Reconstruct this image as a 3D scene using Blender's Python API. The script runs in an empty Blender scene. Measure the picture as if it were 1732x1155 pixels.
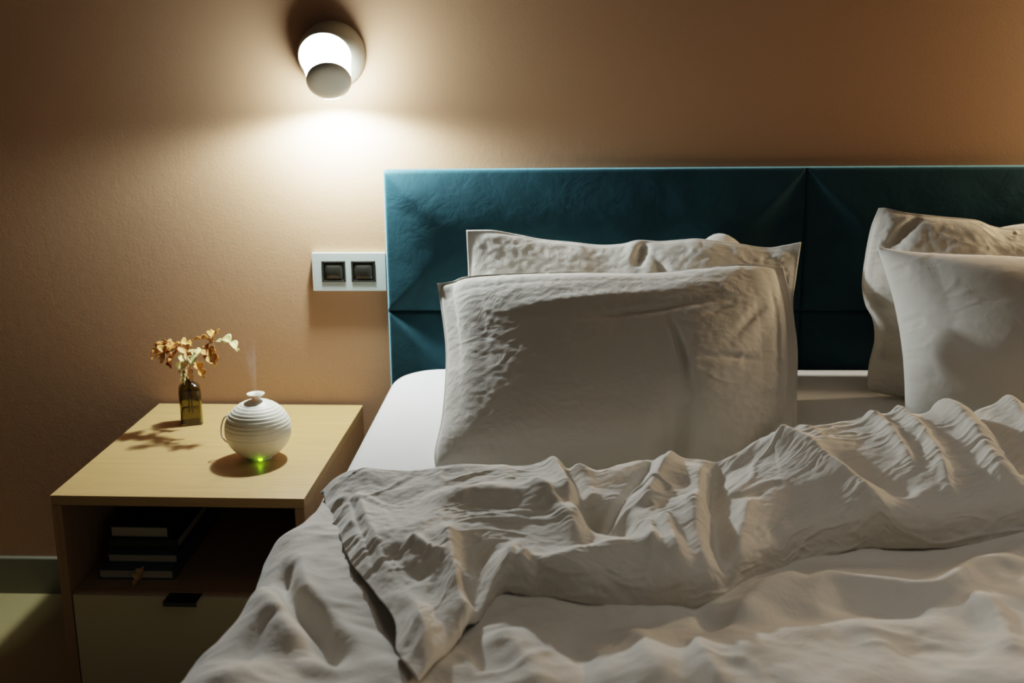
import bpy, bmesh, math, random
import numpy as np
from mathutils import Vector, Matrix
random.seed(3)
C = bpy.context.scene.collection
PI = math.pi

# ---------------------------------------------------------------- camera
F, CX, CY, CZ, PITCH, YAW, ROLL = 2011.765, -0.0345, -2.5932, 1.2816, 0.2473, 0.0526, -0.0117

def camdir(a, b, dep):
    """camera (right, down, forward) -> world, photo measured at 1732x1155"""
    c, s = math.cos(ROLL), math.sin(ROLL)
    u = c*a + s*b; v = -s*a + c*b
    x, up = u, -v
    c, s = math.cos(PITCH), math.sin(PITCH)
    y = c*dep + s*up; z = -s*dep + c*up
    c, s = math.cos(YAW), math.sin(YAW)
    return np.array([c*x - s*y, s*x + c*y, z])
CAMO = np.array([CX, CY, CZ])
def ray(px, py): return camdir((px-866)/F, (py-577.5)/F, 1.0)
def atY(px, py, Y): r = ray(px, py); return CAMO + r*(Y-CY)/r[1]
def atZ(px, py, Z): r = ray(px, py); return CAMO + r*(Z-CZ)/r[2]

cam = bpy.data.cameras.new('camera'); co = bpy.data.objects.new('camera', cam); C.objects.link(co)
cam.sensor_width = 36; cam.lens = F/1732*36; cam.clip_start = 0.02
X = Vector(camdir(1, 0, 0)); Y = Vector(camdir(0, -1, 0)); Z = Vector(-camdir(0, 0, 1))
m = Matrix((X, Y, Z)).transposed().to_4x4(); m.translation = Vector(CAMO); co.matrix_world = m
cam.dof.use_dof = True; cam.dof.focus_distance = 2.02; cam.dof.aperture_fstop = 5.0
bpy.context.scene.camera = co

# ---------------------------------------------------------------- materials
def mat(name, col, rough=0.6, **kw):
    m = bpy.data.materials.new(name); m.use_nodes = True
    b = m.node_tree.nodes['Principled BSDF']
    b.inputs['Base Color'].default_value = (*col, 1); b.inputs['Roughness'].default_value = rough
    for k, v in kw.items():
        k = k.replace('_', ' ')
        b.inputs[k].default_value = v
    return m
def nd(m, t, **kw):
    n = m.node_tree.nodes.new(t)
    for k, v in kw.items():
        if k in n.inputs: n.inputs[k].default_value = v
        else: setattr(n, k, v)
    return n
def lk(m, a, ao, b, bi): m.node_tree.links.new(a.outputs[ao], b.inputs[bi])
def bump(m, src, so, strength, dist, prev=None):
    b = nd(m, 'ShaderNodeBump'); b.inputs['Strength'].default_value = strength; b.inputs['Distance'].default_value = dist
    lk(m, src, so, b, 'Height')
    if prev: lk(m, prev, 'Normal', b, 'Normal')
    else: pass
    return b
def bsdf(m): return m.node_tree.nodes['Principled BSDF']
def coords(m, scale=(1, 1, 1)):
    g = nd(m, 'ShaderNodeNewGeometry'); mp = nd(m, 'ShaderNodeMapping'); mp.inputs['Scale'].default_value = scale
    lk(m, g, 'Position', mp, 'Vector'); return mp
def noise_tex(m, mp, scale, detail=4, rough=.6, dist=0):
    n = nd(m, 'ShaderNodeTexNoise', Scale=scale, Detail=detail, Roughness=rough, Distortion=dist)
    lk(m, mp, 'Vector', n, 'Vector'); return n
def ramp(m, src, so, stops):
    r = nd(m, 'ShaderNodeValToRGB'); e = r.color_ramp.elements
    while len(e) < len(stops): e.new(.5)
    for i, (p, c) in enumerate(stops): e[i].position = p; e[i].color = (*c, 1)
    lk(m, src, so, r, 'Fac'); return r

def linen(name, col, crease=1.0):
    m = mat(name, col, .92, Sheen_Weight=.25, Sheen_Roughness=.5)
    mp = coords(m)
    n1 = noise_tex(m, mp, 14, 5, .62, .6)
    rd = nd(m, 'ShaderNodeTexVoronoi', Scale=26.0, feature='DISTANCE_TO_EDGE')
    wn = noise_tex(m, mp, 9, 3, .6)
    mx = nd(m, 'ShaderNodeMixRGB'); mx.inputs[0].default_value = .22
    lk(m, mp, 'Vector', mx, 1); lk(m, wn, 'Color', mx, 2); lk(m, mx, 'Color', rd, 'Vector')
    w1 = nd(m, 'ShaderNodeTexWave', Scale=320.0, Distortion=6.0, Detail=2.0, bands_direction='X'); lk(m, mp, 'Vector', w1, 'Vector')
    w2 = nd(m, 'ShaderNodeTexWave', Scale=320.0, Distortion=6.0, Detail=2.0, bands_direction='Z'); lk(m, mp, 'Vector', w2, 'Vector')
    b1 = bump(m, n1, 'Fac', .40*crease, .010)
    b2 = bump(m, rd, 'Distance', .10*crease, .006, b1)
    b3 = bump(m, w1, 'Fac', .10, .0008, b2)
    b4 = bump(m, w2, 'Fac', .10, .0008, b3)
    lk(m, b4, 'Normal', bsdf(m), 'Normal')
    return m
M = {}
M['linen'] = linen('white linen', (.64, .60, .53), .8)
M['linen_flat'] = linen('white linen smooth', (.64, .61, .55), .4)
M['sheet'] = linen('white cotton sheet', (.72, .71, .68), .12)
# wall paint
w = mat('clay wall paint', (.47, .285, .165), .75)
mp = coords(w); n = noise_tex(w, mp, 160, 3, .6); bsdf(w).inputs['Specular IOR Level'].default_value = .3
n2 = noise_tex(w, mp, 45, 2, .5)
b = bump(w, n, 'Fac', .2, .0015); b = bump(w, n2, 'Fac', .1, .002, b); lk(w, b, 'Normal', bsdf(w), 'Normal')
M['wall'] = w
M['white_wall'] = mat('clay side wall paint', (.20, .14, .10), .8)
M['ceiling'] = mat('ceiling paint', (.30, .28, .26), .85)
# floor boards
f = mat('pale oak floor', (.42, .36, .17), .45)
mp = coords(f, (1, 1, 1))
br = nd(f, 'ShaderNodeTexBrick', Scale=1.0, offset=.5); lk(f, mp, 'Vector', br, 'Vector')
br.inputs['Color1'].default_value = (.41, .345, .165, 1); br.inputs['Color2'].default_value = (.40, .335, .16, 1); br.inputs['Mortar'].default_value = (.36, .30, .14, 1)
br.inputs['Mortar Size'].default_value = .002; br.inputs['Brick Width'].default_value = 1.4; br.inputs['Row Height'].default_value = .16
lk(f, br, 'Color', bsdf(f), 'Base Color'); M['floor'] = f
M['baseboard'] = mat('grey baseboard', (.20, .19, .14), .4)
# nightstand oak
def oak(name, c1, c2, sc=(3, 60, 60), rough=.42):
    m = mat(name, c1, rough)
    mp = coords(m, sc); n = noise_tex(m, mp, 1.6, 6, .6, .5)
    r = ramp(m, n, 'Fac', [(.35, c2), (.65, c1)]); lk(m, r, 'Color', bsdf(m), 'Base Color')
    b = bump(m, n, 'Fac', .08, .001); lk(m, b, 'Normal', bsdf(m), 'Normal'); return m
M['oak'] = oak('light oak veneer', (.49, .315, .135), (.43, .27, .11))
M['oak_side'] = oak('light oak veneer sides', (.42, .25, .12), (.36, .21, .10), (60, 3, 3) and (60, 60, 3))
M['drawer'] = mat('cream lacquer drawer', (.56, .47, .31), .35)
M['black'] = mat('black metal', (.006, .007, .007), .35)
# velvet
v = mat('teal velvet', (.018, .075, .095), .75, Sheen_Weight=.5, Sheen_Roughness=.35)
bsdf(v).inputs['Sheen Tint'].default_value = (.35, .75, .9, 1)
bsdf(v).inputs['Specular IOR Level'].default_value = .2
mp = coords(v); n = noise_tex(v, mp, 7, 4, .6, 1.2)
r = ramp(v, n, 'Fac', [(.3, (.008, .036, .047)), (.7, (.015, .056, .070))]); lk(v, r, 'Color', bsdf(v), 'Base Color')
n = noise_tex(v, mp, 18, 4, .65, .5); b = bump(v, n, 'Fac', .25, .006); lk(v, b, 'Normal', bsdf(v), 'Normal')
M['velvet'] = v
M['plastic'] = mat('matt white plastic', (.80, .77, .64), .42, Subsurface_Weight=.15, Subsurface_Scale=.01)
M['lampbody'] = mat('white metal lamp', (.72, .70, .62), .4)
M['lampmount'] = mat('shade-grey lamp hood', (.34, .33, .26), .45)  # white hood metal with its shade put into a darker grey
M['glassframe'] = mat('pale green glass frame', (.52, .58, .54), .2, Coat_Weight=.6)
M['blackgloss'] = mat('dark socket plastic', (.030, .029, .022), .25)
M['socketdark'] = mat('socket pin hole', (.004, .004, .004), .6)
g = mat('olive bottle glass', (.35, .33, .07), .03, Transmission_Weight=1.0, IOR=1.5); M['bottle'] = g
M['water'] = mat('water', (.85, .8, .45), .0, Transmission_Weight=1.0, IOR=1.33)
M['cable'] = mat('white cable', (.75, .72, .62), .5)
def emit(name, col, s):
    m = mat(name, col, .4); bsdf(m).inputs['Emission Color'].default_value = (*col, 1); bsdf(m).inputs['Emission Strength'].default_value = s; return m
M['paper'] = mat('book pages', (.55, .47, .33), .9)
M['cover_teal'] = mat('teal book cover', (.03, .07, .075), .5)
M['cover_dark'] = mat('dark book cover', (.02, .022, .02), .5)
M['cover_grey'] = mat('grey book cover', (.06, .065, .05), .5)
M['twig'] = mat('dry twig', (.10, .06, .025), .8)
def leafmat(name, a, b_):
    m = mat(name, a, .65); mp = coords(m); n = noise_tex(m, mp, 60, 3, .6)
    r = ramp(m, n, 'Fac', [(.38, a), (.62, b_)]); lk(m, r, 'Color', bsdf(m), 'Base Color')
    bsdf(m).inputs['Transmission Weight'].default_value = 0
    return m
M['leaf_rust'] = leafmat('rust dry leaf', (.36, .11, .012), (.55, .27, .05))
M['leaf_gold'] = leafmat('golden dry leaf', (.62, .38, .10), (.50, .20, .03))
M['leaf_pale'] = leafmat('pale green dry leaf', (.50, .50, .22), (.66, .52, .22))
M['leaf_tan'] = leafmat('tan dry leaf', (.62, .40, .20), (.50, .26, .08))

# ---------------------------------------------------------------- mesh helpers
def link(name, me, m=None, parent=None, smooth=True):
    o = bpy.data.objects.new(name, me); C.objects.link(o)
    if m: me.materials.append(m)
    if parent: o.parent = parent
    if smooth:
        me.polygons.foreach_set('use_smooth', [True]*len(me.polygons))
    return o
def tag(o, label=None, cat=None, group=None, kind=None):
    if label: o['label'] = label
    if cat: o['category'] = cat
    if group: o['group'] = group
    if kind: o['kind'] = kind
    return o
def empty(name, loc, rz=0, **kw):
    o = bpy.data.objects.new(name, None); C.objects.link(o); o.location = loc; o.rotation_euler = (0, 0, rz)
    o.empty_display_size = .05
    tag(o, **kw); return o
def grid_faces(H, W, off=0, flip=False):
    i = np.arange(H*W).reshape(H, W) + off
    q = np.stack([i[:-1, :-1], i[:-1, 1:], i[1:, 1:], i[1:, :-1]], -1).reshape(-1, 4)
    return q[:, ::-1] if flip else q
def np_mesh(name, V, Q):
    me = bpy.data.meshes.new(name)
    V = np.asarray(V, np.float32); Q = np.asarray(Q, np.int32)
    me.vertices.add(len(V)); me.vertices.foreach_set('co', V.ravel())
    me.loops.add(Q.size); me.loops.foreach_set('vertex_index', Q.ravel())
    me.polygons.add(len(Q)); me.polygons.foreach_set('loop_start', np.arange(0, Q.size, 4, dtype=np.int32))
    me.update(calc_edges=True); me.validate(); return me
def bx(bm, x0, x1, y0, y1, z0, z1, bev=0.0, seg=2):
    r = bmesh.ops.create_cube(bm, size=1)['verts']
    for v in r:
        v.co = Vector(((x0+x1)/2 + v.co.x*(x1-x0), (y0+y1)/2 + v.co.y*(y1-y0), (z0+z1)/2 + v.co.z*(z1-z0)))
    if bev:
        es = list({e for v in r for e in v.link_edges})
        bmesh.ops.bevel(bm, geom=es, offset=bev, segments=seg, profile=.5, affect='EDGES')
def bm_obj(name, bm, m, parent=None, smooth=False, angle=None):
    me = bpy.data.meshes.new(name); bmesh.ops.recalc_face_normals(bm, faces=bm.faces); bm.to_mesh(me); bm.free()
    o = link(name, me, m, parent, smooth)
    if angle is not None:
        for p in me.polygons: p.use_smooth = True
        me.set_sharp_from_angle(angle=math.radians(angle))
    return o
def box(name, dims, m, parent=None, bev=.0015):
    bm = bmesh.new(); bx(bm, *dims, bev); return bm_obj(name, bm, m, parent)
def lathe(name, prof, m, parent=None, seg=96, loc=(0, 0, 0), rot=None, closed=False, angle=40):
    n = len(prof); V = []
    for r, z in prof:
        for k in range(seg):
            a = 2*PI*k/seg; V.append((r*math.cos(a), r*math.sin(a), z))
    Q = []
    for i in range(n-1 if not closed else n):
        j = (i+1) % n
        for k in range(seg):
            l = (k+1) % seg; Q.append((i*seg+k, i*seg+l, j*seg+l, j*seg+k))
    me = np_mesh(name, V, Q)
    bm = bmesh.new(); bm.from_mesh(me); bmesh.ops.remove_doubles(bm, verts=bm.verts, dist=1e-5)
    bmesh.ops.recalc_face_normals(bm, faces=bm.faces); bm.to_mesh(me); bm.free()
    o = link(name, me, m, parent); me.set_sharp_from_angle(angle=math.radians(angle))
    o.location = loc
    if rot: o.rotation_euler = rot
    return o
def tube(name, pts, rad, m, parent=None, res=8):
    cu = bpy.data.curves.new(name, 'CURVE'); cu.dimensions = '3D'; cu.bevel_depth = 1; cu.bevel_resolution = res//2; cu.use_fill_caps = True
    s = cu.splines.new('POLY'); s.points.add(len(pts)-1)
    for i, p in enumerate(pts):
        s.points[i].co = (*p, 1); s.points[i].radius = rad[i] if hasattr(rad, '__len__') else rad
    t = bpy.data.objects.new('t', cu); C.objects.link(t)
    dg = bpy.context.evaluated_depsgraph_get(); me = bpy.data.meshes.new_from_object(t.evaluated_get(dg)); me.name = name
    bpy.data.objects.remove(t); bpy.data.curves.remove(cu)
    return link(name, me, m, parent)
def catmull(P, n):
    P = np.asarray(P, float); k = len(P)
    d = np.r_[0, np.cumsum(np.linalg.norm(np.diff(P, axis=0), axis=1))]; d /= d[-1]
    tt = np.linspace(0, 1, n); Q = np.vstack([2*P[0]-P[1], P, 2*P[-1]-P[-2]])
    out = np.zeros((n, P.shape[1]))
    for a, t in enumerate(tt):
        i = min(max(np.searchsorted(d, t, side='right')-1, 0), k-2); u = (t-d[i])/(d[i+1]-d[i])
        p0, p1, p2, p3 = Q[i:i+4]
        out[a] = .5*((2*p1)+(-p0+p2)*u+(2*p0-5*p1+4*p2-p3)*u*u+(-p0+3*p1-3*p2+p3)*u**3)
    return out

# ---------------------------------------------------------------- cloth helpers
def up2(A, H, W):
    """smooth resample of (h,w,c) to (H,W,c)"""
    h, w = A.shape[:2]
    y = np.linspace(0, h-1, H); x = np.linspace(0, w-1, W)
    def res(A, t, n):
        i = np.clip(np.floor(t).astype(int), 0, n-2); u = (t-i)
        g = lambda k: A[np.clip(k, 0, n-1)]
        u = u.reshape(-1, *([1]*(A.ndim-1)))
        p0, p1, p2, p3 = g(i-1), g(i), g(i+1), g(i+2)
        return .5*((2*p1)+(-p0+p2)*u+(2*p0-5*p1+4*p2-p3)*u*u+(-p0+3*p1-3*p2+p3)*u**3)
    A = res(A, y, h); A = res(A.swapaxes(0, 1), x, w).swapaxes(0, 1)
    return A
def vnoise(H, W, cy, cx, rng, oct=1):
    out = np.zeros((H, W)); a = 1
    for o in range(oct):
        out += a*up2(rng.standard_normal((max(2, int(cy)), max(2, int(cx)), 1)), H, W)[..., 0]; a *= .5; cy *= 2; cx *= 2
    return out
def normals(P):
    du = np.gradient(P, axis=1); dv = np.gradient(P, axis=0); n = np.cross(du, dv)
    return n/(np.linalg.norm(n, axis=-1, keepdims=True)+1e-12)
def relax(P0, X, eu, ev, iters, anchor, bend):
    """let a sheet with surplus cloth (eu, ev along its two directions) buckle about its resting shape"""
    def ln(A, dy, dx): H, W = A.shape[:2]; a = A[:H-dy, max(0, -dx):W-max(0, dx)]; b = A[dy:, max(0, dx):W+min(0, dx)]; return a, b
    cons = []
    for dy, dx, w in ((0, 1, 1), (1, 0, 1), (1, 1, .5), (1, -1, .5)):
        a, b = ln(P0, dy, dx); L = np.linalg.norm(b-a, axis=-1)
        ea, _ = ln(eu[..., None], dy, dx); fa, _ = ln(ev[..., None], dy, dx)
        e = ea[..., 0] if dy == 0 else fa[..., 0] if dx == 0 else .5*(ea+fa)[..., 0]
        cons.append((dy, dx, w, L*(1+e)))
    H, W = P0.shape[:2]; X = X.astype(np.float32); P0 = P0.astype(np.float32)
    for it in range(iters):
        acc = np.zeros_like(X)
        for dy, dx, w, L in cons:
            a, b = ln(X, dy, dx); d = b-a; l = np.sqrt((d*d).sum(-1))+1e-9
            c = (d*((1-L/l)*.5*w)[..., None]).astype(np.float32)
            aa, bb = ln(acc, dy, dx); aa += c; bb -= c
        X = X + acc*.45
        if bend:
            lp = np.zeros_like(X); lp[1:-1, 1:-1] = (X[:-2, 1:-1]+X[2:, 1:-1]+X[1:-1, :-2]+X[1:-1, 2:])*.25-X[1:-1, 1:-1]
            l2 = np.zeros_like(X); l2[1:-1, 1:-1] = (lp[:-2, 1:-1]+lp[2:, 1:-1]+lp[1:-1, :-2]+lp[1:-1, 2:])*.25-lp[1:-1, 1:-1]
            X = X - bend*l2
        X = X + anchor[..., None]*(P0-X)
    return X.astype(np.float64)
def crumple(P0, levels, seed, aniso=None, amask=None, emask=None):
    """levels: (divisor, eu, ev, iters, anchor, bend, kick)"""
    rng = np.random.default_rng(seed); H, W = P0.shape[:2]; D = None
    for dv, eu, ev, it, an, be, kick in levels:
        h, w = max(8, H//dv), max(8, W//dv)
        P = up2(P0, h, w); X = P.copy() if D is None else P + up2(D, h, w)
        N = normals(P)
        X += N*(kick*vnoise(h, w, h/3, w/3, rng))[..., None]
        k1 = np.clip(.5+.6*vnoise(h, w, 5, 7, rng), 0, 1.6); k2 = np.clip(.5+.6*vnoise(h, w, 5, 7, rng), 0, 1.6)
        E = np.ones((h, w)) if emask is None else up2(emask[..., None], h, w)[..., 0]
        A = np.full((h, w), an) if amask is None else np.clip(an*up2(amask[..., None], h, w)[..., 0], 0, 1)
        X = relax(P, X, eu*k1*E, ev*k2*E, it, A.astype(np.float32), be)
        D = X-P
    return P0 + up2(D, H, W)
def sample(A, fy, fx):
    H, W = A.shape; fy = np.clip(fy, 0, H-1.001); fx = np.clip(fx, 0, W-1.001)
    i = fy.astype(int); j = fx.astype(int); a = fy-i; b = fx-j
    return (A[i, j]*(1-a)+A[i+1, j]*a)*(1-b)+(A[i, j+1]*(1-a)+A[i+1, j+1]*a)*b
def creases(P, sets, seed, mask=1.0):
    """sharp little folds: (cells down, cells across, amount, sharpness, share of cloth)"""
    rng = np.random.default_rng(seed); H, W = P.shape[:2]; N = normals(P)
    if N[..., 2].mean() < 0: N = -N
    yy, xx = np.mgrid[0:H, 0:W].astype(float); d = np.zeros((H, W))
    for cy, cx, amp, sharp, share in sets:
        n = vnoise(H, W, cy, cx, rng, 2)
        wy = vnoise(H, W, 4, 6, rng)*H*.05; wx = vnoise(H, W, 4, 6, rng)*W*.05
        n = sample(n, yy+wy, xx+wx)
        k = np.clip((vnoise(H, W, cy*.5+2, cx*.5+2, rng)+share)*1.2, 0, 1)
        d += amp*np.exp(-(n/sharp)**2)*k - amp*.4*np.exp(-((n-.8)/(sharp*2))**2)*k
    return P+N*(d*mask)[..., None]
def seg_dist(x, y, pts):
    """distance to a polyline, and how far along it (0..1)"""
    best = np.full(x.shape, 1e9); along = np.zeros(x.shape); side = np.zeros(x.shape)
    L = np.r_[0, np.cumsum(np.linalg.norm(np.diff(pts, axis=0), axis=1))]
    for i in range(len(pts)-1):
        a, b = pts[i], pts[i+1]; d = b-a; l2 = d@d+1e-12
        t = np.clip(((x-a[0])*d[0]+(y-a[1])*d[1])/l2, 0, 1)
        qx, qy = x-(a[0]+t*d[0]), y-(a[1]+t*d[1]); dd = np.hypot(qx, qy); s = np.sign(d[0]*qy-d[1]*qx)
        k = dd < best; best[k] = dd[k]; along[k] = ((L[i]+t*math.sqrt(l2))/L[-1])[k]; side[k] = s[k]
    return best, along, side
def strokes(Px, Py, lst, z):
    out = np.zeros(Px.shape)
    for pts, h, w, *rest in lst:
        p = np.array([atZ(a, b, z)[:2] for a, b in pts]); p = catmull(p, 6*len(p))
        d, al, sd = seg_dist(Px, Py, p)
        ww = w*np.ones(d.shape)
        if rest: ww = np.where(sd*rest[0] > 0, w*rest[1], w)     # one steep flank, one gentle
        tp = np.clip(np.minimum(al, 1-al)/.22, 0, 1); tp = tp*tp*(3-2*tp)
        out += h*tp/(1+(d/ww)**2)**1.6
    return out

# ---------------------------------------------------------------- room
def plane_box(name, dims, m, kind='structure'):
    bm = bmesh.new(); bx(bm, *dims); o = bm_obj(name, bm, m); o['kind'] = kind; return o
plane_box('floor', (-2.6, 3.6, -4.2, .1, -.1, 0), M['floor'])
plane_box('wall_back', (-2.6, 3.6, 0, .1, 0, 2.7), M['wall'])
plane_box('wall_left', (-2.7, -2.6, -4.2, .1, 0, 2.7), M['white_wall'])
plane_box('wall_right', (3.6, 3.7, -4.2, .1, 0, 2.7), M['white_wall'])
plane_box('ceiling', (-2.7, 3.7, -4.2, .1, 2.7, 2.8), M['ceiling'])
bm = bmesh.new(); bx(bm, -2.6, 3.6, -.016, 0, 0, .092, .002); o = bm_obj('baseboard_back', bm, M['baseboard']); o['kind'] = 'structure'

# ---------------------------------------------------------------- nightstand
NS = empty('nightstand', (-.9874, -.01, 0), -.0153, label='light oak bedside table with an open shelf and a cream drawer', cat='nightstand')
W_, D_, HT = .4748, .5737, .4802
box('table_top', (0, W_, -D_, 0, HT-.019, HT), M['oak'], NS, .001)
box('side_panel', (0, .019, -D_, 0, .03, HT-.0195), M['oak_side'], NS)
box('side_panel', (W_-.019, W_, -D_, 0, .03, HT-.0195), M['oak_side'], NS)
box('back_panel', (.019, W_-.019, -.012, 0, .03, HT-.0195), M['oak_side'], NS)
box('shelf', (.019, W_-.019, -D_+.012, -.012, .268, .285), M['oak_side'], NS)
box('bottom_panel', (.019, W_-.019, -D_+.012, -.012, .03, .048), M['oak_side'], NS)
dr = box('drawer', (.021, W_-.021, -D_+.001, -D_+.019, .052, .281), M['drawer'], NS, .002)
# the tab handle folded over the drawer's top edge
bm = bmesh.new(); bx(bm, .205, .268, -D_-.027, -D_+.019, .2812, .2835, .0008); bx(bm, .205, .268, -D_-.027, -D_-.0245, .274, .2835, .0008)
h = bm_obj('handle', bm, M['black'], dr); h['label'] = 'black tab handle on the drawer edge'
for sx in (.03, W_-.06):
    for sy in (-D_+.03, -.06):
        box('leg', (sx, sx+.03, sy, sy+.03, 0, .03), M['black'], NS)

# books on the shelf
def book(x0, x1, yf, yb, z, t, cov, label, rz=0, spine_left=True, spine_front=False):
    o = empty('book', ((x0+x1)/2, (yf+yb)/2, z), rz, label=label, cat='book', group='books lying on the nightstand shelf')
    w, d = (x1-x0)/2, (yb-yf)/2
    bm = bmesh.new(); bx(bm, -w, w, -d, d, 0, .0022, .0004); bx(bm, -w, w, -d, d, t-.0022, t, .0004)
    bx(bm, -w if not spine_left else w-.0025, w if spine_left else -w+.0025, -d, d, 0, t, .0004)
    if spine_front: bx(bm, -w, w, -d, -d+.0025, 0, t, .0008)
    bm_obj('cover', bm, cov, o)
    bm = bmesh.new(); bx(bm, -w+.003, w-.003, -d+.003, d-.003, .0023, t-.0023); bm_obj('pages', bm, M['paper'], o)
book(-.947, -.799, -.524, -.22, .2853, .0200, M['cover_teal'], 'teal covered book at the bottom of the stack on the shelf', .0)
book(-.938, -.798, -.494, -.19, .3055, .0185, M['cover_teal'], 'teal book with a pale page block, second from the bottom of the shelf stack', -.01)
book(-.942, -.806, -.474, -.19, .3242, .0220, M['cover_dark'], 'dark book with its spine to the front, third from the bottom of the stack', .015, False, True)
book(-.938, -.820, -.468, -.20, .3464, .0240, M['cover_dark'], 'dark book with a wide pale page block on top of the shelf stack', -.02)
# ---------------------------------------------------------------- bottle with dried oak twigs
vx, vy = -.866, -.152
BT = empty('glass_bottle', (vx, vy, HT), .35, label='small square olive green glass bottle holding dried leaf twigs on the nightstand', cat='vase')
def sq_loft(name, prof, m, parent, n=48):
    V = []
    for r, z, e in prof:
        for k in range(n):
            a = 2*PI*k/n; c, s = math.cos(a), math.sin(a)
            p = e; rr = r/((abs(c)**p+abs(s)**p)**(1/p)); V.append((rr*c, rr*s, z))
    Q = [(i*n+k, i*n+(k+1) % n, (i+1)*n+(k+1) % n, (i+1)*n+k) for i in range(len(prof)-1) for k in range(n)]
    me = np_mesh(name, V, Q)
    bm = bmesh.new(); bm.from_mesh(me); bmesh.ops.remove_doubles(bm, verts=bm.verts, dist=1e-5); bmesh.ops.recalc_face_normals(bm, faces=bm.faces); bm.to_mesh(me); bm.free()
    return link(name, me, m, parent)
# outer up, over the lip, then down inside
sq_loft('bottle_body', [(.0002, .0, 6), (.0215, .0, 6), (.0235, .002, 7), (.0235, .045, 7), (.0235, .076, 7), (.0215, .084, 5), (.013, .091, 3), (.0095, .095, 2), (.0092, .113, 2), (.0112, .1135, 2), (.0112, .119, 2), (.0085, .119, 2), (.0080, .113, 2), (.0078, .096, 2), (.011, .090, 3), (.019, .082, 5), (.0212, .076, 7), (.0212, .007, 7), (.019, .005, 6), (.0002, .005, 6)], M['bottle'], BT)
wt = sq_loft('water', [(.0002, .0052, 6), (.0206, .0072, 7), (.0209, .030, 7), (.0002, .030, 7)], M['water'], BT)

def oak_leaf(parent, base, direction, L, m, droop, curl, roll, seed):
    """lobed leaf, midrib curling down, blade folded and crinkled"""
    rng = random.Random(seed); n, k = 26, 9
    d = Vector(direction).normalized(); up = Vector((0, 0, 1)); sd = d.cross(up).normalized() if abs(d.z) < .95 else Vector((1, 0, 0))
    sd = (Matrix.Rotation(roll, 3, d) @ sd); nm = sd.cross(d)
    V = []; p = Vector(base); st = L/n; ph = rng.uniform(0, 6)
    for i in range(n+1):
        t = i/n
        wd = L*.33*(math.sin(PI*min(1, t*.93+.04))**.7)*(.62+.38*math.cos(2*PI*3.4*t+PI))*(.35+.65*min(1, t*2.2))
        for j in range(k):
            q = (j/(k-1)-.5)*2
            off = sd*wd*q*math.cos(curl*q) + nm*(abs(q)*wd*math.sin(curl*abs(q)) + .10*L*math.sin(9*t+ph+2.5*q)*abs(q)*.35)
            V.append(p+off+d*(-.10*L*q*q*math.sin(3.4*2*PI*t)*.3))
        p = p + d*st
        R = Matrix.Rotation(droop/n, 3, sd); d = R @ d; nm = R @ nm
    me = np_mesh('leaf', [tuple(v) for v in V], grid_faces(n+1, k))
    o = link('leaf', me, m, parent); sm = o.modifiers.new('s', 'SOLIDIFY'); sm.thickness = .0005
    return o
def twig(name, label, pts, leaves):
    base = pts[0]; e = empty(name, base, label=label, cat='twig'); k_ = 1.22
    L = [Vector(p)-Vector(base) for p in pts]
    c = catmull([tuple(v) for v in L], 24)
    tube('stem', c, list(np.linspace(.0016, .0009, 24)), M['twig'], e)
    for i, (t, dr, ln, mt, droop, curl, roll) in enumerate(leaves):
        oak_leaf(e, Vector(c[int(t*23)]), dr, ln*k_, M[mt], droop, curl, roll, i*7+len(name))
zb = HT+.02
def LP(px, py, yy=-.152): return tuple(atY(px, py, yy))
twig('dried_oak_twig', 'dried oak twig with rust and tan leaves leaning left out of the bottle',
     [(vx+.004, vy, zb), (vx+.001, vy-.001, HT+.115), LP(316, 618, -.165), LP(303, 590, -.182), LP(285, 578, -.20)],
     [(.98, (-.9, -.25, .1), .048, 'leaf_rust', -1.6, .5, .3), (.96, (-.3, -.8, .0), .044, 'leaf_gold', -1.7, .7, .1),
      (.95, (.2, -.5, .5), .034, 'leaf_rust', -2.0, .6, -.5), (.90, (.5, -.6, .3), .050, 'leaf_tan', -2.3, .7, .3),
      (.85, (-.4, -.6, -.3), .042, 'leaf_rust', -.9, .8, .8), (.80, (.3, -.7, -.1), .045, 'leaf_pale', -1.4, .7, -.4),
      (.93, (-.6, .3, .35), .036, 'leaf_tan', -1.4, .5, .2), (.62, (.35, -.5, -.6), .030, 'leaf_tan', -.8, .9, .2), (.97, (-.7, .4, -.2), .044, 'leaf_gold', -1.2, .6, .6), (.88, (-.7, -.5, -.2), .042, 'leaf_rust', -1.1, .7, -.3), (.92, (.6, .1, .3), .036, 'leaf_gold', -1.9, .6, .5)])
twig('dried_oak_twig', 'dried oak twig with pale and golden leaves leaning right out of the bottle',
     [(vx-.004, vy-.001, zb), (vx+.002, vy, HT+.117), LP(330, 605, -.168), LP(350, 583, -.20), LP(366, 578, -.235)],
     [(.98, (.7, -.2, .35), .050, 'leaf_pale', -1.7, .5, .2), (.96, (-.6, -.1, .4), .040, 'leaf_rust', -1.0, .6, .3),
      (.90, (.25, -.1, .95), .036, 'leaf_rust', -2.6, .7, .1), (.80, (.3, -.8, .0), .050, 'leaf_gold', -1.5, .6, .4),
      (.72, (-.1, -.8, .1), .042, 'leaf_pale', -1.6, .7, -.3), (.55, (.5, -.5, -.3), .040, 'leaf_gold', -1.1, .8, .3),
      (.40, (-.3, -.6, -.5), .028, 'leaf_pale', -.7, 1.0, .2), (.78, (.5, -.6, -.2), .046, 'leaf_gold', -1.0, .6, .3), (.86, (.1, -.6, -.4), .034, 'leaf_rust', -.9, .7, .1), (.66, (-.2, -.6, .3), .040, 'leaf_pale', -1.9, .7, -.2)])

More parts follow.
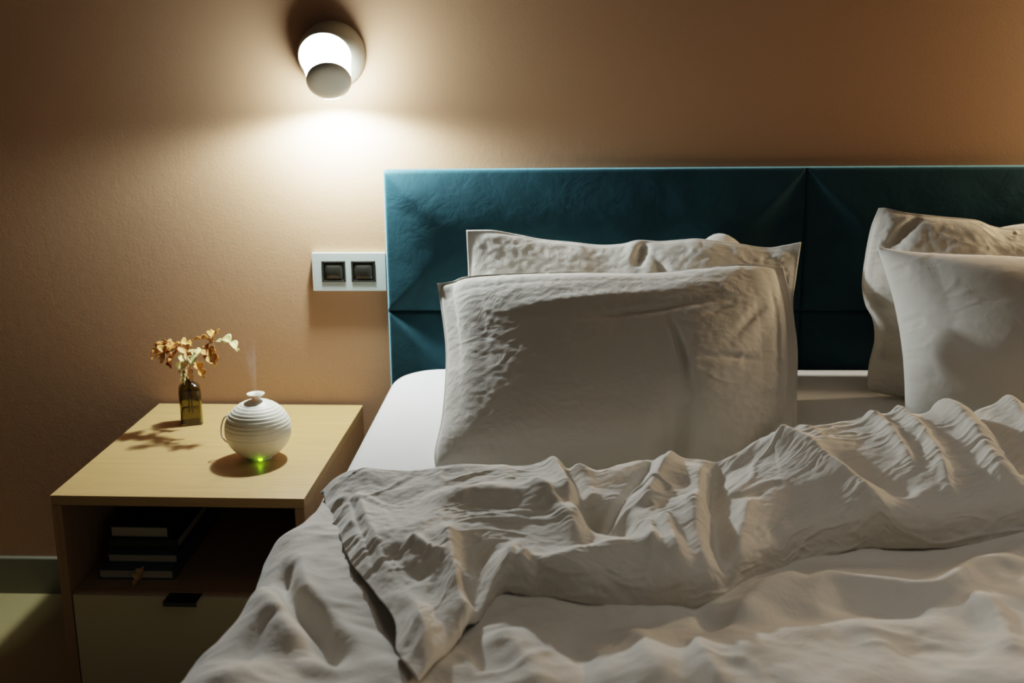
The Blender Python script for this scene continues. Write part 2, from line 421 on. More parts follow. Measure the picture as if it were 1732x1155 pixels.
dl = empty('dried_leaf', (-.868, -.556, .2865), label='brown curled dry leaf leaning on the books on the nightstand shelf', cat='leaf')
oak_leaf(dl, (0, 0, 0), (.12, .32, .22), .042, M['leaf_tan'], .3, .7, .3, 5)
# ---------------------------------------------------------------- diffuser
dx, dy = -.659, -.372
DF = empty('aroma_diffuser', (dx, dy, HT), label='round white ribbed aroma diffuser with a flared nozzle and green light', cat='diffuser')
R0, zc = .0655, .0605
prof = [(.0002, .0035), (.019, .0035)]
rings = []
for i in range(0, 181):
    a = -1.25 + (1.38+1.25)*i/180
    r, zz = R0*math.cos(a), zc+R0*.92*math.sin(a)
    if a > .12:                                        # carved rings on the upper half
        k = (a-.12)/(1.38-.12)*10; fr = k % 1
        d = .0010*(1-fr)**1.5 if fr > .15 else .0010*(fr/.15)
        r -= (d-.0003)*math.cos(a); zz -= (d-.0003)*math.sin(a)
    if abs(a+.10) < .012: r -= .0007
    prof.append((r, zz))
prof += [(.0088, zc+R0*.905)]
lathe('diffuser_body', prof, M['plastic'], DF, 128, angle=70)
lathe('nozzle', [(.0082, .1105), (.0082, .1225), (.0100, .1265), (.0158, .1310), (.0175, .1327), (.0176, .1337), (.0160, .1338), (.0085, .1295), (.0060, .1245), (.0055, .1105)], M['plastic'], DF, 64)
lathe('base_ring', [(.0002, .0002), (.023, .0002), (.025, .001), (.025, .0045), (.0002, .0055)], M['plastic'], DF, 64)
pp = [(-.0580, .012, .085), (-.069, .010, .080), (-.0755, .006, .062), (-.0745, .003, .043), (-.064, .004, .030), (-.050, .010, .028)]
tube('cable', catmull(pp, 30), .0016, M['cable'], DF)
led = lathe('light', [(.0002, -.0012), (.0030, -.0012), (.0042, 0), (.0030, .0012), (.0002, .0012)], emit('green light', (.35, 1, .02), 6), DF, 24, (.0100, -.0330, .0085), (1.1, 0, .28))
led['label'] = 'small glowing green light'
ld = bpy.data.lights.new('green_glow', 'POINT'); ld.energy = .0018; ld.color = (.35, 1, .03); ld.shadow_soft_size = .002
lo = bpy.data.objects.new('green_glow', ld); C.objects.link(lo); lo.location = (dx+.0118, dy-.047, HT+.0052)
# cable of the diffuser running over the back edge of the table
cb = tube('power_cable', catmull([(dx-.010, dy+.048, HT+.003), (dx-.030, -.26, HT+.0025), (dx-.060, -.14, HT+.0025), (dx-.085, -.04, HT+.0028), (dx-.092, -.0105, HT+.003), (dx-.093, -.0048, HT-.012), (dx-.093, -.0045, .3), (dx-.093, -.0045, .105)], 80), .0022, M['cable'])
tag(cb, 'thin white cable running off the back edge of the nightstand behind the diffuser', 'cable')

# wisp of vapour
mv = bpy.data.materials.new('vapour'); mv.use_nodes = True; nt = mv.node_tree; nt.nodes.clear()
out = nt.nodes.new('ShaderNodeOutputMaterial'); vs = nt.nodes.new('ShaderNodeVolumePrincipled'); nt.links.new(vs.outputs[0], out.inputs['Volume'])
vs.inputs['Color'].default_value = (.95, .95, .95, 1); vs.inputs['Anisotropy'].default_value = .2
g = nt.nodes.new('ShaderNodeTexCoord'); mpn = nt.nodes.new('ShaderNodeMapping'); mpn.inputs['Scale'].default_value = (60, 60, 14)
nz = nt.nodes.new('ShaderNodeTexNoise'); nz.inputs['Scale'].default_value = 1; nz.inputs['Detail'].default_value = 3
nt.links.new(g.outputs['Object'], mpn.inputs['Vector']); nt.links.new(mpn.outputs[0], nz.inputs['Vector'])
sx = nt.nodes.new('ShaderNodeSeparateXYZ'); nt.links.new(g.outputs['Object'], sx.inputs[0])
mr = nt.nodes.new('ShaderNodeMapRange'); mr.inputs['From Min'].default_value = 0; mr.inputs['From Max'].default_value = .12; mr.inputs['To Min'].default_value = 1; mr.inputs['To Max'].default_value = 0
nt.links.new(sx.outputs['Z'], mr.inputs['Value'])
r2 = nt.nodes.new('ShaderNodeMapRange'); r2.inputs['From Min'].default_value = .38; r2.inputs['From Max'].default_value = .75; nt.links.new(nz.outputs['Fac'], r2.inputs['Value'])
mm = nt.nodes.new('ShaderNodeMath'); mm.operation = 'MULTIPLY'; nt.links.new(mr.outputs[0], mm.inputs[0]); nt.links.new(r2.outputs[0], mm.inputs[1])
m2 = nt.nodes.new('ShaderNodeMath'); m2.operation = 'MULTIPLY'; m2.inputs[1].default_value = 30.0; nt.links.new(mm.outputs[0], m2.inputs[0]); nt.links.new(m2.outputs[0], vs.inputs['Density'])
ms = lathe('vapour', [(.0002, 0), (.004, 0), (.006, .03), (.010, .07), (.014, .12), (.0002, .121)], mv, None, 32, (dx, dy, HT+.1345), (0, -.06, 0))
tag(ms, 'faint wisp of vapour rising from the diffuser nozzle', 'vapour', kind='stuff')

# ---------------------------------------------------------------- double socket
x0, x1 = -.6135, -.4495
FR = empty('double_socket', ((x0+x1)/2, 0, .788), label='double wall socket with a pale glass frame beside the headboard', cat='socket')
hw = (x1-x0)/2; hh = .0425
bm = bmesh.new(); sh = .0
xs = [-hw, -.0613, -.0075, .0050, .0595, hw]
def hole_frame(bm, xs, zs, yf, yb):
    solid = lambda i, j: not (j == 1 and i in (1, 3))
    def quad(a, b, c, d): bm.faces.new([bm.verts.new(p) for p in (a, b, c, d)])
    for i in range(5):
        for j in range(3):
            a, b, c, d = xs[i], xs[i+1], zs[j], zs[j+1]
            if solid(i, j):
                quad((a, yf, c), (b, yf, c), (b, yf, d), (a, yf, d)); quad((a, yb, c), (b, yb, c), (b, yb, d), (a, yb, d))
            else:
                quad((a, yf, c), (b, yf, c), (b, yb, c), (a, yb, c)); quad((a, yf, d), (b, yf, d), (b, yb, d), (a, yb, d))
                quad((a, yf, c), (a, yf, d), (a, yb, d), (a, yb, c)); quad((b, yf, c), (b, yf, d), (b, yb, d), (b, yb, c))
    a, b, c, d = xs[0], xs[-1], zs[0], zs[-1]
    quad((a, yf, c), (b, yf, c), (b, yb, c), (a, yb, c)); quad((a, yf, d), (b, yf, d), (b, yb, d), (a, yb, d))
    quad((a, yf, c), (a, yf, d), (a, yb, d), (a, yb, c)); quad((b, yf, c), (b, yf, d), (b, yb, d), (b, yb, c))
    bmesh.ops.remove_doubles(bm, verts=bm.verts, dist=1e-5)
hole_frame(bm, xs, [-hh, -.0225, .0245, hh], -.012, -.001)
bm_obj('frame', bm, M['glassframe'], FR)
for xa, xb in ((xs[1], xs[2]), (xs[3], xs[4])):
    a, b, c, d = xa+.0006, xb-.0006, -.0219, .0239
    bm = bmesh.new()
    # rim
    for q in ((a, a+.004, c, d), (b-.004, b, c, d), (a, b, c, c+.003), (a, b, d-.003, d)):
        bx(bm, q[0], q[1], -.0135, -.002, q[2], q[3], .0006)
    s = bm_obj('socket_insert', bm, M['blackgloss'], FR)
    cxn, czn = (a+b)/2, (c+d)/2
    n = 24; V = []
    for j in range(n+1):
        for i in range(n+1):
            u, v2 = i/n*2-1, j/n*2-1; e = max(abs(u), abs(v2))
            V.append((cxn+u*(b-a-.008)/2, -.0125+.0050*e**5-.0022*(1-v2*v2), czn+v2*(d-c-.006)/2))
    f2 = link('rocker', np_mesh('rocker', V, grid_faces(n+1, n+1)), M['blackgloss'], s)

# ---------------------------------------------------------------- wall lamps
def wall_lamp(x, z, label, mirror=1, col=(.88, .97, 1), power=43, gl=70):
    glow = emit('glowing opal glass', col, gl)
    bsdf(glow).inputs['Base Color'].default_value = (.8, .8, .75, 1)
    sl = bpy.data.lights.new('lamp_beam', 'SPOT'); sl.energy = power; sl.color = col; sl.shadow_soft_size = .020
    sl.spot_size = math.radians(180); sl.spot_blend = .35
    so = bpy.data.objects.new('lamp_beam', sl); C.objects.link(so); so.location = (x+.006, -.054, z-.100); so.rotation_euler = (math.radians(-26), 0, 0)
    L = empty('wall_lamp', (x, 0, z), label=label, cat='lamp', group='wall lamps over the two bedside tables')
    # opal glass bending out of the mount and downwards, closed by a rounded cap
    c0 = Vector((-.006*mirror, -.050, -.001)); c1 = Vector((.012*mirror, -.112, -.046)); n = 72
    def ringpts(c, ang, r, yaw=.12*mirror):
        ax = Matrix.Rotation(yaw, 3, 'Z') @ Vector((0, -math.cos(ang), -math.sin(ang))); u = Matrix.Rotation(yaw, 3, 'Z') @ Vector((1, 0, 0)); w = ax.cross(u)
        return [tuple(c+u*(r*math.cos(2*PI*k/n))+w*(r*math.sin(2*PI*k/n))) for k in range(n)], ax
    tube_faces = lambda R_: [(i*n+k, i*n+(k+1) % n, (i+1)*n+(k+1) % n, (i+1)*n+k) for i in range(len(R_)-1) for k in range(n)]
    # hood: round on the wall, its rim tilted down so that the top reaches further out
    rows = [ringpts(Vector((0, -.0002, 0)), 0, .0002, 0)[0], ringpts(Vector((0, -.0002, 0)), 0, .0710, 0)[0]]
    rim = Vector((-.006*mirror, -.054, -.003))
    for t in np.linspace(0.02, 1, 14):
        rows.append(ringpts(Vector((0, -.002, 0)).lerp(rim, t), math.radians(27)*t, .0718+(.0555-.0718)*t**1.6, .10*mirror*t)[0])
    for off, r_ in ((.0008, .0548), (.0004, .0535), (-.006, .0530), (-.0065, .0002)):
        q, ax = ringpts(rim, math.radians(27), r_, .10*mirror); rows.append([tuple(Vector(p)+ax*off) for p in q])
    link('wall_mount', np_mesh('wall_mount', [p for r_ in rows for p in r_], tube_faces(rows)), M['lampmount'], L)
    rows = []
    for t in np.linspace(0, 1, 16):
        q, ax = ringpts(c0.lerp(c1, t), math.radians(27)+math.radians(13)*min(1, t*1.4), .0522+(.0445-.0522)*t); rows.append(q)
    q, ax = ringpts(c1, math.radians(40), .0002); rows.append(q)
    link('opal_shade', np_mesh('opal_shade', [p for r_ in rows for p in r_], tube_faces(rows)), glow, L)
    rows = []
    for off, r_ in ((.0005, .0002), (.0005, .0445), (.003, .0462), (.008, .0462), (.013, .0445), (.0175, .040), (.0205, .032), (.022, .020), (.0225, .0002)):
        rows.append(ringpts(c1+ax*off, math.radians(40), r_)[0])
    link('end_cap', np_mesh('end_cap', [p for r_ in rows for p in r_], tube_faces(rows)), M['lampbody'], L)
    return L
wall_lamp(-.5475, 1.257, 'glowing wall lamp with a round mount above the double socket')
wall_lamp(1.4635, 1.257, 'matching glowing wall lamp beyond the right end of the headboard', -1, (1, .76, .50), 23, 240)

# ---------------------------------------------------------------- headboard
HX0, HXS, HX1, HY, HZT, HZS = -.4424, .4576, 1.3576, -.070, 1.0165, .7067
HB = empty('headboard', (HXS, -.01, .35), label='teal velvet headboard of padded panels fixed to the wall behind the bed', cat='headboard')
bm = bmesh.new(); bx(bm, HX0-HXS, HX1-HXS, -.032, .008, -.35, HZT-.35-.002, .003)
bm_obj('backing_board', bm, M['velvet'], HB)
def panel(xa, xb, za, zb_, seed):
    rng = np.random.default_rng(seed); nx, nz = 220, 90
    u = np.linspace(0, 1, nx); v = np.linspace(0, 1, nz); U, Vv = np.meshgrid(u, v)
    w, h = xb-xa, zb_-za
    dl, dr_, db, dt = U*w, (1-U)*w, Vv*h, (1-Vv)*h
    b = .15
    f = lambda d: 1-(1-np.clip(d/b, 0, 1))**2
    k = 40.0
    def smin(a, c): return -np.log(np.exp(-k*a)+np.exp(-k*c))/k
    g = smin(smin(f(dl), f(dr_)*1.0), smin(f(db), f(dt)))
    g = np.clip(g, 0, 1)
    rim = 1-np.clip(np.minimum.reduce([dl, dr_, db, dt])/.004, 0, 1)
    yy = -.050 - .034*g + .009*rim**2
    yy += .0003*vnoise(nz, nx, 6, 16, rng, 2)*np.clip(g*3, 0, 1)
    P = np.stack([xa+U*w-HXS, yy+.01, za+Vv*h-.35], -1)
    # sides going back to the board
    V = P.reshape(-1, 3); Q = [tuple(q) for q in grid_faces(nz, nx)]
    idx = np.arange(nz*nx).reshape(nz, nx); loop = list(idx[0, :])+list(idx[1:, -1])+list(idx[-1, -2::-1])+list(idx[-2:0:-1, 0])
    back = V[loop].copy(); back[:, 1] = -.030; V = np.vstack([V, back]); n0 = nz*nx; L = len(loop)
    Q += [(loop[(i+1) % L], loop[i], n0+i, n0+(i+1) % L) for i in range(L)]
    return link('upholstered_panel', np_mesh('upholstered_panel', V, Q), M['velvet'], HB)
e = .0008
for i, (xa, xb) in enumerate(((HX0, HXS), (HXS, HX1))):
    for j, (za, zb2) in enumerate(((HZS, HZT), (.40, HZS))):
        panel(xa+e, xb-e, za+e, zb2-e, 10*i+j)

# ---------------------------------------------------------------- bed base and mattress
ML, MR, MT, MYB, MYF = -.420, 1.336, .592, -.0885, -2.10
BB = empty('bed_base', (HXS, -1.1, 0), label='low upholstered bed base hidden under the mattress', cat='bed base')
bm = bmesh.new(); bx(bm, ML-HXS+.02, MR-HXS-.02, MYF+1.12, MYB+1.08, .10, .36, .01); bm_obj('box_frame', bm, M['velvet'], BB)
for sx in (-.8, .8):
    for sy in (-.9, .9): box('leg', (sx-.03, sx+.03, sy-.03, sy+.03, 0, .10), M['black'], BB)
def mattress():
    # rounded box: superelliptic plan corners, rolled top edge
    n = 200; r = .11; pts = []
    xa, xb, ya, yb = ML, MR, MYF, MYB
    for cx_, cy_, a0 in ((xb-r, yb-r, 0), (xa+r, yb-r, PI/2), (xa+r, ya+r, PI), (xb-r, ya+r, 1.5*PI)):
        for k in range(13): a = a0+k/12*PI/2; pts.append((cx_+r*math.cos(a), cy_+r*math.sin(a), math.cos(a), math.sin(a)))
    V = []; rr = .028; L = len(pts)
    rows = [(0, .362)] + [(0, .362+.01), (0, MT-rr)] + [(rr*(1-math.cos(t)), MT-rr+rr*math.sin(t)) for t in np.linspace(.15, PI/2, 10)] + [(rr+.004, MT), (rr+.03, MT)]
    for ins, z in rows:
        for x, y, nx_, ny_ in pts: V.append((x-nx_*ins, y-ny_*ins, z))
    Q = [(i*L+k, i*L+(k+1) % L, (i+1)*L+(k+1) % L, (i+1)*L+k) for i in range(len(rows)-1) for k in range(L)]
    me = np_mesh('mattress', V, Q); bm = bmesh.new(); bm.from_mesh(me); bm.verts.ensure_lookup_table()
    t0 = (len(rows)-1)*L; bm.faces.new([bm.verts[t0+k] for k in range(L)]); bm.faces.new([bm.verts[k] for k in reversed(range(L))])
    return bm_obj('mattress', bm, M['sheet'], None, angle=50)
tag(mattress(), 'mattress in a smooth white fitted sheet', 'mattress')

# ---------------------------------------------------------------- pillows
def coons(T, B, L, R):
    """T,B: (W,3) left to right; L,R: (H,3) top to bottom"""
    W, H = len(T), len(L); u = np.linspace(0, 1, W)[None, :, None]; v = np.linspace(0, 1, H)[:, None, None]
    T, B, L, R = T[None], B[None], L[:, None], R[:, None]
    return (1-v)*T+v*B+(1-u)*L+u*R-((1-u)*(1-v)*T[:, :1]+u*(1-v)*T[:, -1:]+(1-u)*v*B[:, :1]+u*v*B[:, -1:])
def pillow(name, label, group, T, B, L, R, tf, tb, fl, seed, m, lev, W=170, H=120, dents=(), expo=.55, seam=0, cr=((12, 10, .0014, .26, .1), (24, 24, .0008, .35, .2))):
    P = coons(catmull(T, W), catmull(B, W), catmull(L, H), catmull(R, H))
    n = normals(P).mean((0, 1)); n /= np.linalg.norm(n)
    if n[1] > 0: n = -n
    Nn = normals(P); Nn = Nn*np.sign((Nn*n).sum(-1))[..., None]; Nn = .5*Nn+.5*n
    u = np.linspace(0, 1, W)[None]; v = np.linspace(0, 1, H)[:, None]
    fl_, fr_, ft_, fb_ = fl if len(fl) == 4 else (fl[0], fl[0], fl[1], fl[1])
    a = np.clip((u-fl_)/(1-fl_-fr_), 0, 1); b = np.clip((v-ft_)/(1-ft_-fb_), 0, 1)
    f = ((1-abs(2*a-1)**2.6)*(1-abs(2*b-1)**2.6)).clip(0)**expo
    rng = np.random.default_rng(seed)
    f = f*(1+.06*vnoise(H, W, 4, 5, rng))
    for (du_, dv_, ru, rv, dep, ang) in dents:                 # creases and hollows in the filling
        c, s = math.cos(ang), math.sin(ang); x = ((u-du_)*c+(v-dv_)*s)/ru; y = (-(u-du_)*s+(v-dv_)*c)/rv
        f = f+dep*np.exp(-x*x-y*y)*np.clip(f*4, 0, 1)
    edge = np.minimum.reduce([np.broadcast_to(u, (H, W)), np.broadcast_to(1-u, (H, W)), np.broadcast_to(v, (H, W)), np.broadcast_to(1-v, (H, W))])
    em = .18+.8*np.exp(-(edge/.06)**2)+.5*np.clip(vnoise(H, W, 3, 4, rng), 0, 2) + .8/(1+np.exp(-(u-.74)/.05))*np.ones((H, 1))
    am = 1+4*np.exp(-(edge/.03)**2)
    Fr = crumple(P+Nn*(tf*f+.0016)[..., None], lev, seed, emask=em, amask=am)
    Bk = crumple(P-Nn*(tb*f+.0016)[..., None], lev, seed, emask=em, amask=am)
    if cr:
        Fr = creases(Fr, cr, seed+1, np.clip(em, 0, 1.1)*np.clip(f*5, .25, 1))
    k = np.exp(-(np.clip(f, 0, 1)/.05)**2)[..., None]; mid = (Fr+Bk)/2      # flange: both layers stay together
    Fr = Fr*(1-k)+(mid+Nn*.0014)*k; Bk = Bk*(1-k)+(mid-Nn*.0014)*k
    V = np.vstack([Fr.reshape(-1, 3), Bk.reshape(-1, 3)]); o2 = H*W
    Q = np.vstack([grid_faces(H, W), grid_faces(H, W, o2, True)])
    idx = np.arange(H*W).reshape(H, W); lp = np.r_[idx[0, :], idx[1:, -1], idx[-1, -2::-1], idx[-2:0:-1, 0]]; nx_ = np.roll(lp, -1)
    Q = np.vstack([Q, np.stack([nx_, lp, lp+o2, nx_+o2], -1)])
    me = np_mesh(name, V, Q); bm = bmesh.new(); bm.from_mesh(me); bmesh.ops.recalc_face_normals(bm, faces=bm.faces); bm.to_mesh(me); bm.free()
    o = link(name, me, m); tag(o, label, 'pillow', group)
    return o
A = lambda px, py, y: atY(px, py, y)
LV = [(6, .06, .06, 120, .006, .03, .006), (3, .06, .06, 100, .008, .03, .003), (1, .04, .04, 70, .012, .03, .001)]
LVA = [(6, .05, .05, 110, .008, .03, .005), (3, .035, .035, 80, .012, .03, .0015), (1, .02, .02, 50, .02, .03, .0006)]
LVs = [(6, .02, .02, 70, .02, .05, .001), (2, .012, .012, 50, .04, .05, .0005)]
G1 = 'pillows propped against the headboard'
# front left pillow
pillow('pillow', 'large rumpled white linen pillow at the front of the left stack', G1,
       [A(739, 480, -.42), A(765, 476, -.42), A(805, 466, -.43), A(960, 460, -.42), A(1100, 461, -.42), A(1250, 446, -.42), A(1325, 450, -.41)],
       [A(738, 800, -.735), A(870, 815, -.75), A(1000, 820, -.75), A(1180, 812, -.74), A(1335, 770, -.66)],
       [A(739, 480, -.42), A(745, 515, -.44), A(754, 600, -.52), A(748, 700, -.63), A(735, 765, -.70), A(738, 800, -.735)],
       [A(1325, 452, -.41), A(1343, 540, -.46), A(1345, 650, -.55), A(1335, 770, -.66)],
       .085, .055, (.004, .03, .012, .004), 5, M['linen'], LVA, 260, 190, cr=((12, 12, .0011, .3, .1), (30, 24, .0005, .4, .2)),
       dents=((.63, .93, .035, .20, -.45, .0), (.87, .95, .03, .14, -.6, .6), (.645, .52, .012, .13, -.16, -.12), (.60, .28, .16, .02, -.07, -.25), (.80, .55, .08, .015, -.06, .1), (.632, .50, .006, .10, .07, -.12), (.60, .80, .010, .06, .05, -.1), (.84, .35, .015, .12, -.06, .5), (.92, .45, .010, .22, -.10, .0), (.88, .72, .06, .015, -.07, -.5), (.76, .30, .05, .012, -.05, -.6), (.42, .22, .22, .03, .05, -.2)))
# behind it
pillow('pillow', 'white linen pillow with a flat hemmed edge standing behind the front left pillow', G1,
       [A(x_, y_, -.24) for x_, y_ in ((789, 389), (833, 389), (875, 396), (916, 404), (966, 409), (1016, 414), (1053, 412), (1080, 406), (1116, 408), (1157, 405), (1182, 404), (1236, 410), (1294, 419), (1323, 416), (1355, 410))],
       [A(785, 735, -.55), A(1000, 742, -.56), A(1200, 742, -.56), A(1347, 735, -.55)],
       [A(789, 390, -.24), A(792, 480, -.30), A(786, 600, -.40), A(785, 735, -.55)],
       [A(1355, 410, -.24), A(1346, 470, -.28), A(1341, 520, -.32), A(1349, 590, -.38), A(1348, 660, -.46), A(1347, 735, -.55)],
       .045, .045, (.006, .004, .004, .01), 9, M['linen'], LV, 220, 160, expo=.8, dents=((.53, .08, .02, .1, -.25, .1), (.60, .20, .015, .1, -.15, -.3)))
pillow('pillow', 'white pillow showing only its top corner behind the left stack', G1,
       [A(850, 445, -.118), A(1000, 445, -.118), A(1150, 442, -.118), A(1192, 418, -.118), A(1214, 403, -.118), A(1236, 412, -.118), A(1258, 445, -.118), A(1335, 470, -.118)],
       [A(850, 668, -.34), A(1000, 668, -.34), A(1332, 668, -.34)],
       [A(850, 445, -.118), A(848, 550, -.22), A(850, 668, -.34)],
       [A(1335, 470, -.118), A(1336, 550, -.22), A(1332, 668, -.34)],
       .075, .026, (.0, .0), 11, M['linen_flat'], LVs, 80, 56, cr=(), expo=.4)
# right stack
pillow('pillow', 'smooth white pillow at the front of the right stack', G1,
       [A(1484, 418, -.36), A(1560, 428, -.37), A(1732, 436, -.38), A(1900, 440, -.38), A(2060, 430, -.36)],
       [A(1532, 728, -.51), A(1732, 740, -.53), A(1900, 740, -.53), A(2080, 730, -.51)],
       [A(1484, 418, -.36), A(1512, 510, -.41), A(1528, 610, -.48), A(1532, 728, -.51)],
       [A(2060, 430, -.36), A(2050, 530, -.41), A(2060, 630, -.48), A(2080, 730, -.51)],
       .10, .035, (.0, .0), 21, M['linen_flat'], LVs, 150, 110, expo=.62)
pillow('pillow', 'crumpled white linen pillow standing behind the smooth right pillow', G1,
       [A(1486, 352, -.24), A(1500, 352, -.245), A(1530, 359, -.25), A(1590, 366, -.25), A(1650, 372, -.25), A(1700, 386, -.25), A(1850, 390, -.25), A(2000, 380, -.24)],
       [A(1474, 662, -.31), A(1560, 676, -.33), A(1732, 680, -.33), A(2000, 675, -.33)],
       [A(1486, 352, -.24), A(1473, 385, -.25), A(1464, 430, -.265), A(1458, 480, -.28), A(1464, 515, -.285), A(1476, 540, -.29), A(1479, 575, -.295), A(1470, 615, -.30), A(1467, 650, -.31), A(1474, 662, -.31)],
       [A(2000, 380, -.24), A(2010, 450, -.27), A(2010, 560, -.30), A(2000, 675, -.33)],
       .07, .045, (.004, .006), 25, M['linen'], LV, 220, 160, expo=.75, cr=((14, 14, .0030, .25, .4), (26, 26, .0014, .3, .3)), dents=((.10, .12, .02, .12, -.25, .3), (.06, .50, .04, .05, -.3, 0), (.05, .80, .05, .04, -.2, 0)))
pillow('pillow', 'white pillow whose top edge shows at the back of the right stack', G1,
       [A(1510, 440, -.12), A(1640, 400, -.12), A(1720, 380, -.12), A(1850, 372, -.12), A(2020, 380, -.12)],
       [A(1505, 634, -.21), A(1850, 634, -.21), A(2020, 634, -.21)],
       [A(1510, 440, -.12), A(1502, 530, -.16), A(1505, 634, -.21)],
       [A(2020, 380, -.12), A(2030, 500, -.16), A(2020, 634, -.21)],
       .065, .028, (.0, .0), 31, M['linen_flat'], LVs, 80, 56, cr=(), expo=.4)

# ---------------------------------------------------------------- duvet
def duvet_base():
    rng = np.random.default_rng(77)
    H, W = 300, 460; y0, y1 = -.86, -1.98
    v = np.linspace(y0, y1, H)[:, None]
    sflat = np.linspace(0, 1, W)
    # cross profile, arc length from the right
    S = np.linspace(0, 2.05, 2400); XR = 1.32; edge = XR-(-.375)
    th = np.clip((S-edge)/.125, 0, 1)*math.radians(74)
    xs_ = XR-np.r_[0, np.cumsum(np.cos(th[1:])*np.diff(S))]; zs_ = .627-np.r_[0, np.cumsum(np.sin(th[1:])*np.diff(S))]
    s = sflat*2.05
    xb = np.interp(s, S, xs_); zb_ = np.interp(s, S, zs_); tb = np.interp(s, S, th)
    Xg = np.broadcast_to(xb, (H, W)).copy(); Yg = np.broadcast_to(v, (H, W)).copy(); Zg = np.broadcast_to(zb_, (H, W)).copy(); Tg = np.broadcast_to(tb, (H, W))
    hgt = strokes(Xg, Yg, [
        ([(478, 925), (478, 975), (495, 1015), (530, 1050), (558, 1090), (578, 1140)], -.026, .013, 1, 1.8),
        ([(505, 930), (510, 985), (535, 1020), (575, 1060), (610, 1120)], .016, .02),
        ([(440, 960), (455, 1010), (480, 1060), (520, 1110)], .013, .022),
        ([(415, 1120), (440, 1070), (480, 1040)], -.008, .010),
        ([(1170, 1000), (1205, 1035), (1240, 1050)], -.014, .02), ([(1240, 1050), (1290, 1000), (1370, 965)], .014, .02),
        ([(1350, 1010), (1400, 975), (1480, 978), (1590, 985), (1660, 948), (1760, 940)], .020, .022),
        ([(1380, 1010), (1470, 1012), (1590, 1015)], -.008, .02),
        ([(1640, 985), (1690, 1030), (1710, 1110)], .012, .018),
        ([(1210, 1130), (1330, 1070), (1440, 1050), (1540, 1060)], .012, .035),
        ([(1500, 1090), (1600, 1075), (1680, 1100)], -.010, .03),
        ([(820, 1060), (880, 1100), (920, 1170)], .014, .03), ([(950, 1060), (990, 1110), (1000, 1180)], -.012, .02),
        ([(1060, 1040), (1100, 1100), (1110, 1170)], .012, .03), ([(640, 1020), (700, 1100), (760, 1180)], -.006, .03),
        ([(1180, 1060), (1190, 1110), (1230, 1170)], .010, .015),
    ], .63)
    hgt += .0075*vnoise(H, W, 6, 10, rng, 1)+.0045*vnoise(H, W, 13, 20, rng, 1)+.0016*vnoise(H, W, 34, 50, rng, 1)
    side = np.clip(Tg/1.2, 0, 1)
    hgt += side*.022*vnoise(H, W, 7, 6, rng)*1.0
    P = np.stack([Xg-hgt*np.sin(Tg), Yg, Zg+hgt*np.cos(Tg)], -1)
    P[..., 0] -= side*.02*np.clip((-1.15-Yg)/.35, 0, 1.5)
    P[..., 0] += .03*np.clip((Yg+1.15)/.25, 0, 1)*side
    return P
def thick(P, t):
    N = normals(P); s = np.sign(N[..., 2].mean()); return P-N*s*t
CRS = ((9, 14, .0030, .20, .1), (16, 28, .0018, .26, .15), (34, 56, .0009, .35, .2))
DB = creases(crumple(duvet_base(), [(8, .05, .05, 120, .005, .03, .008), (4, .05, .05, 100, .008, .03, .004), (2, .04, .04, 80, .012, .03, .0015), (1, .02, .02, 35, .02, .02, .0005)], 41), CRS, 90)
H, W = DB.shape[:2]
me = np_mesh('duvet', DB.reshape(-1, 3), grid_faces(H, W))
bm = bmesh.new(); bm.from_mesh(me); bmesh.ops.recalc_face_normals(bm, faces=bm.faces)
if sum(f.normal.z for f in list(bm.faces)[:2000]) < 0: bmesh.ops.reverse_faces(bm, faces=bm.faces)
bm.to_mesh(me); bm.free()
DV = link('duvet', me, M['linen']); sm = DV.modifiers.new('s', 'SOLIDIFY'); sm.thickness = .012; sm.offset = -1
tag(DV, 'rumpled white linen duvet turned down over the bed', 'duvet')

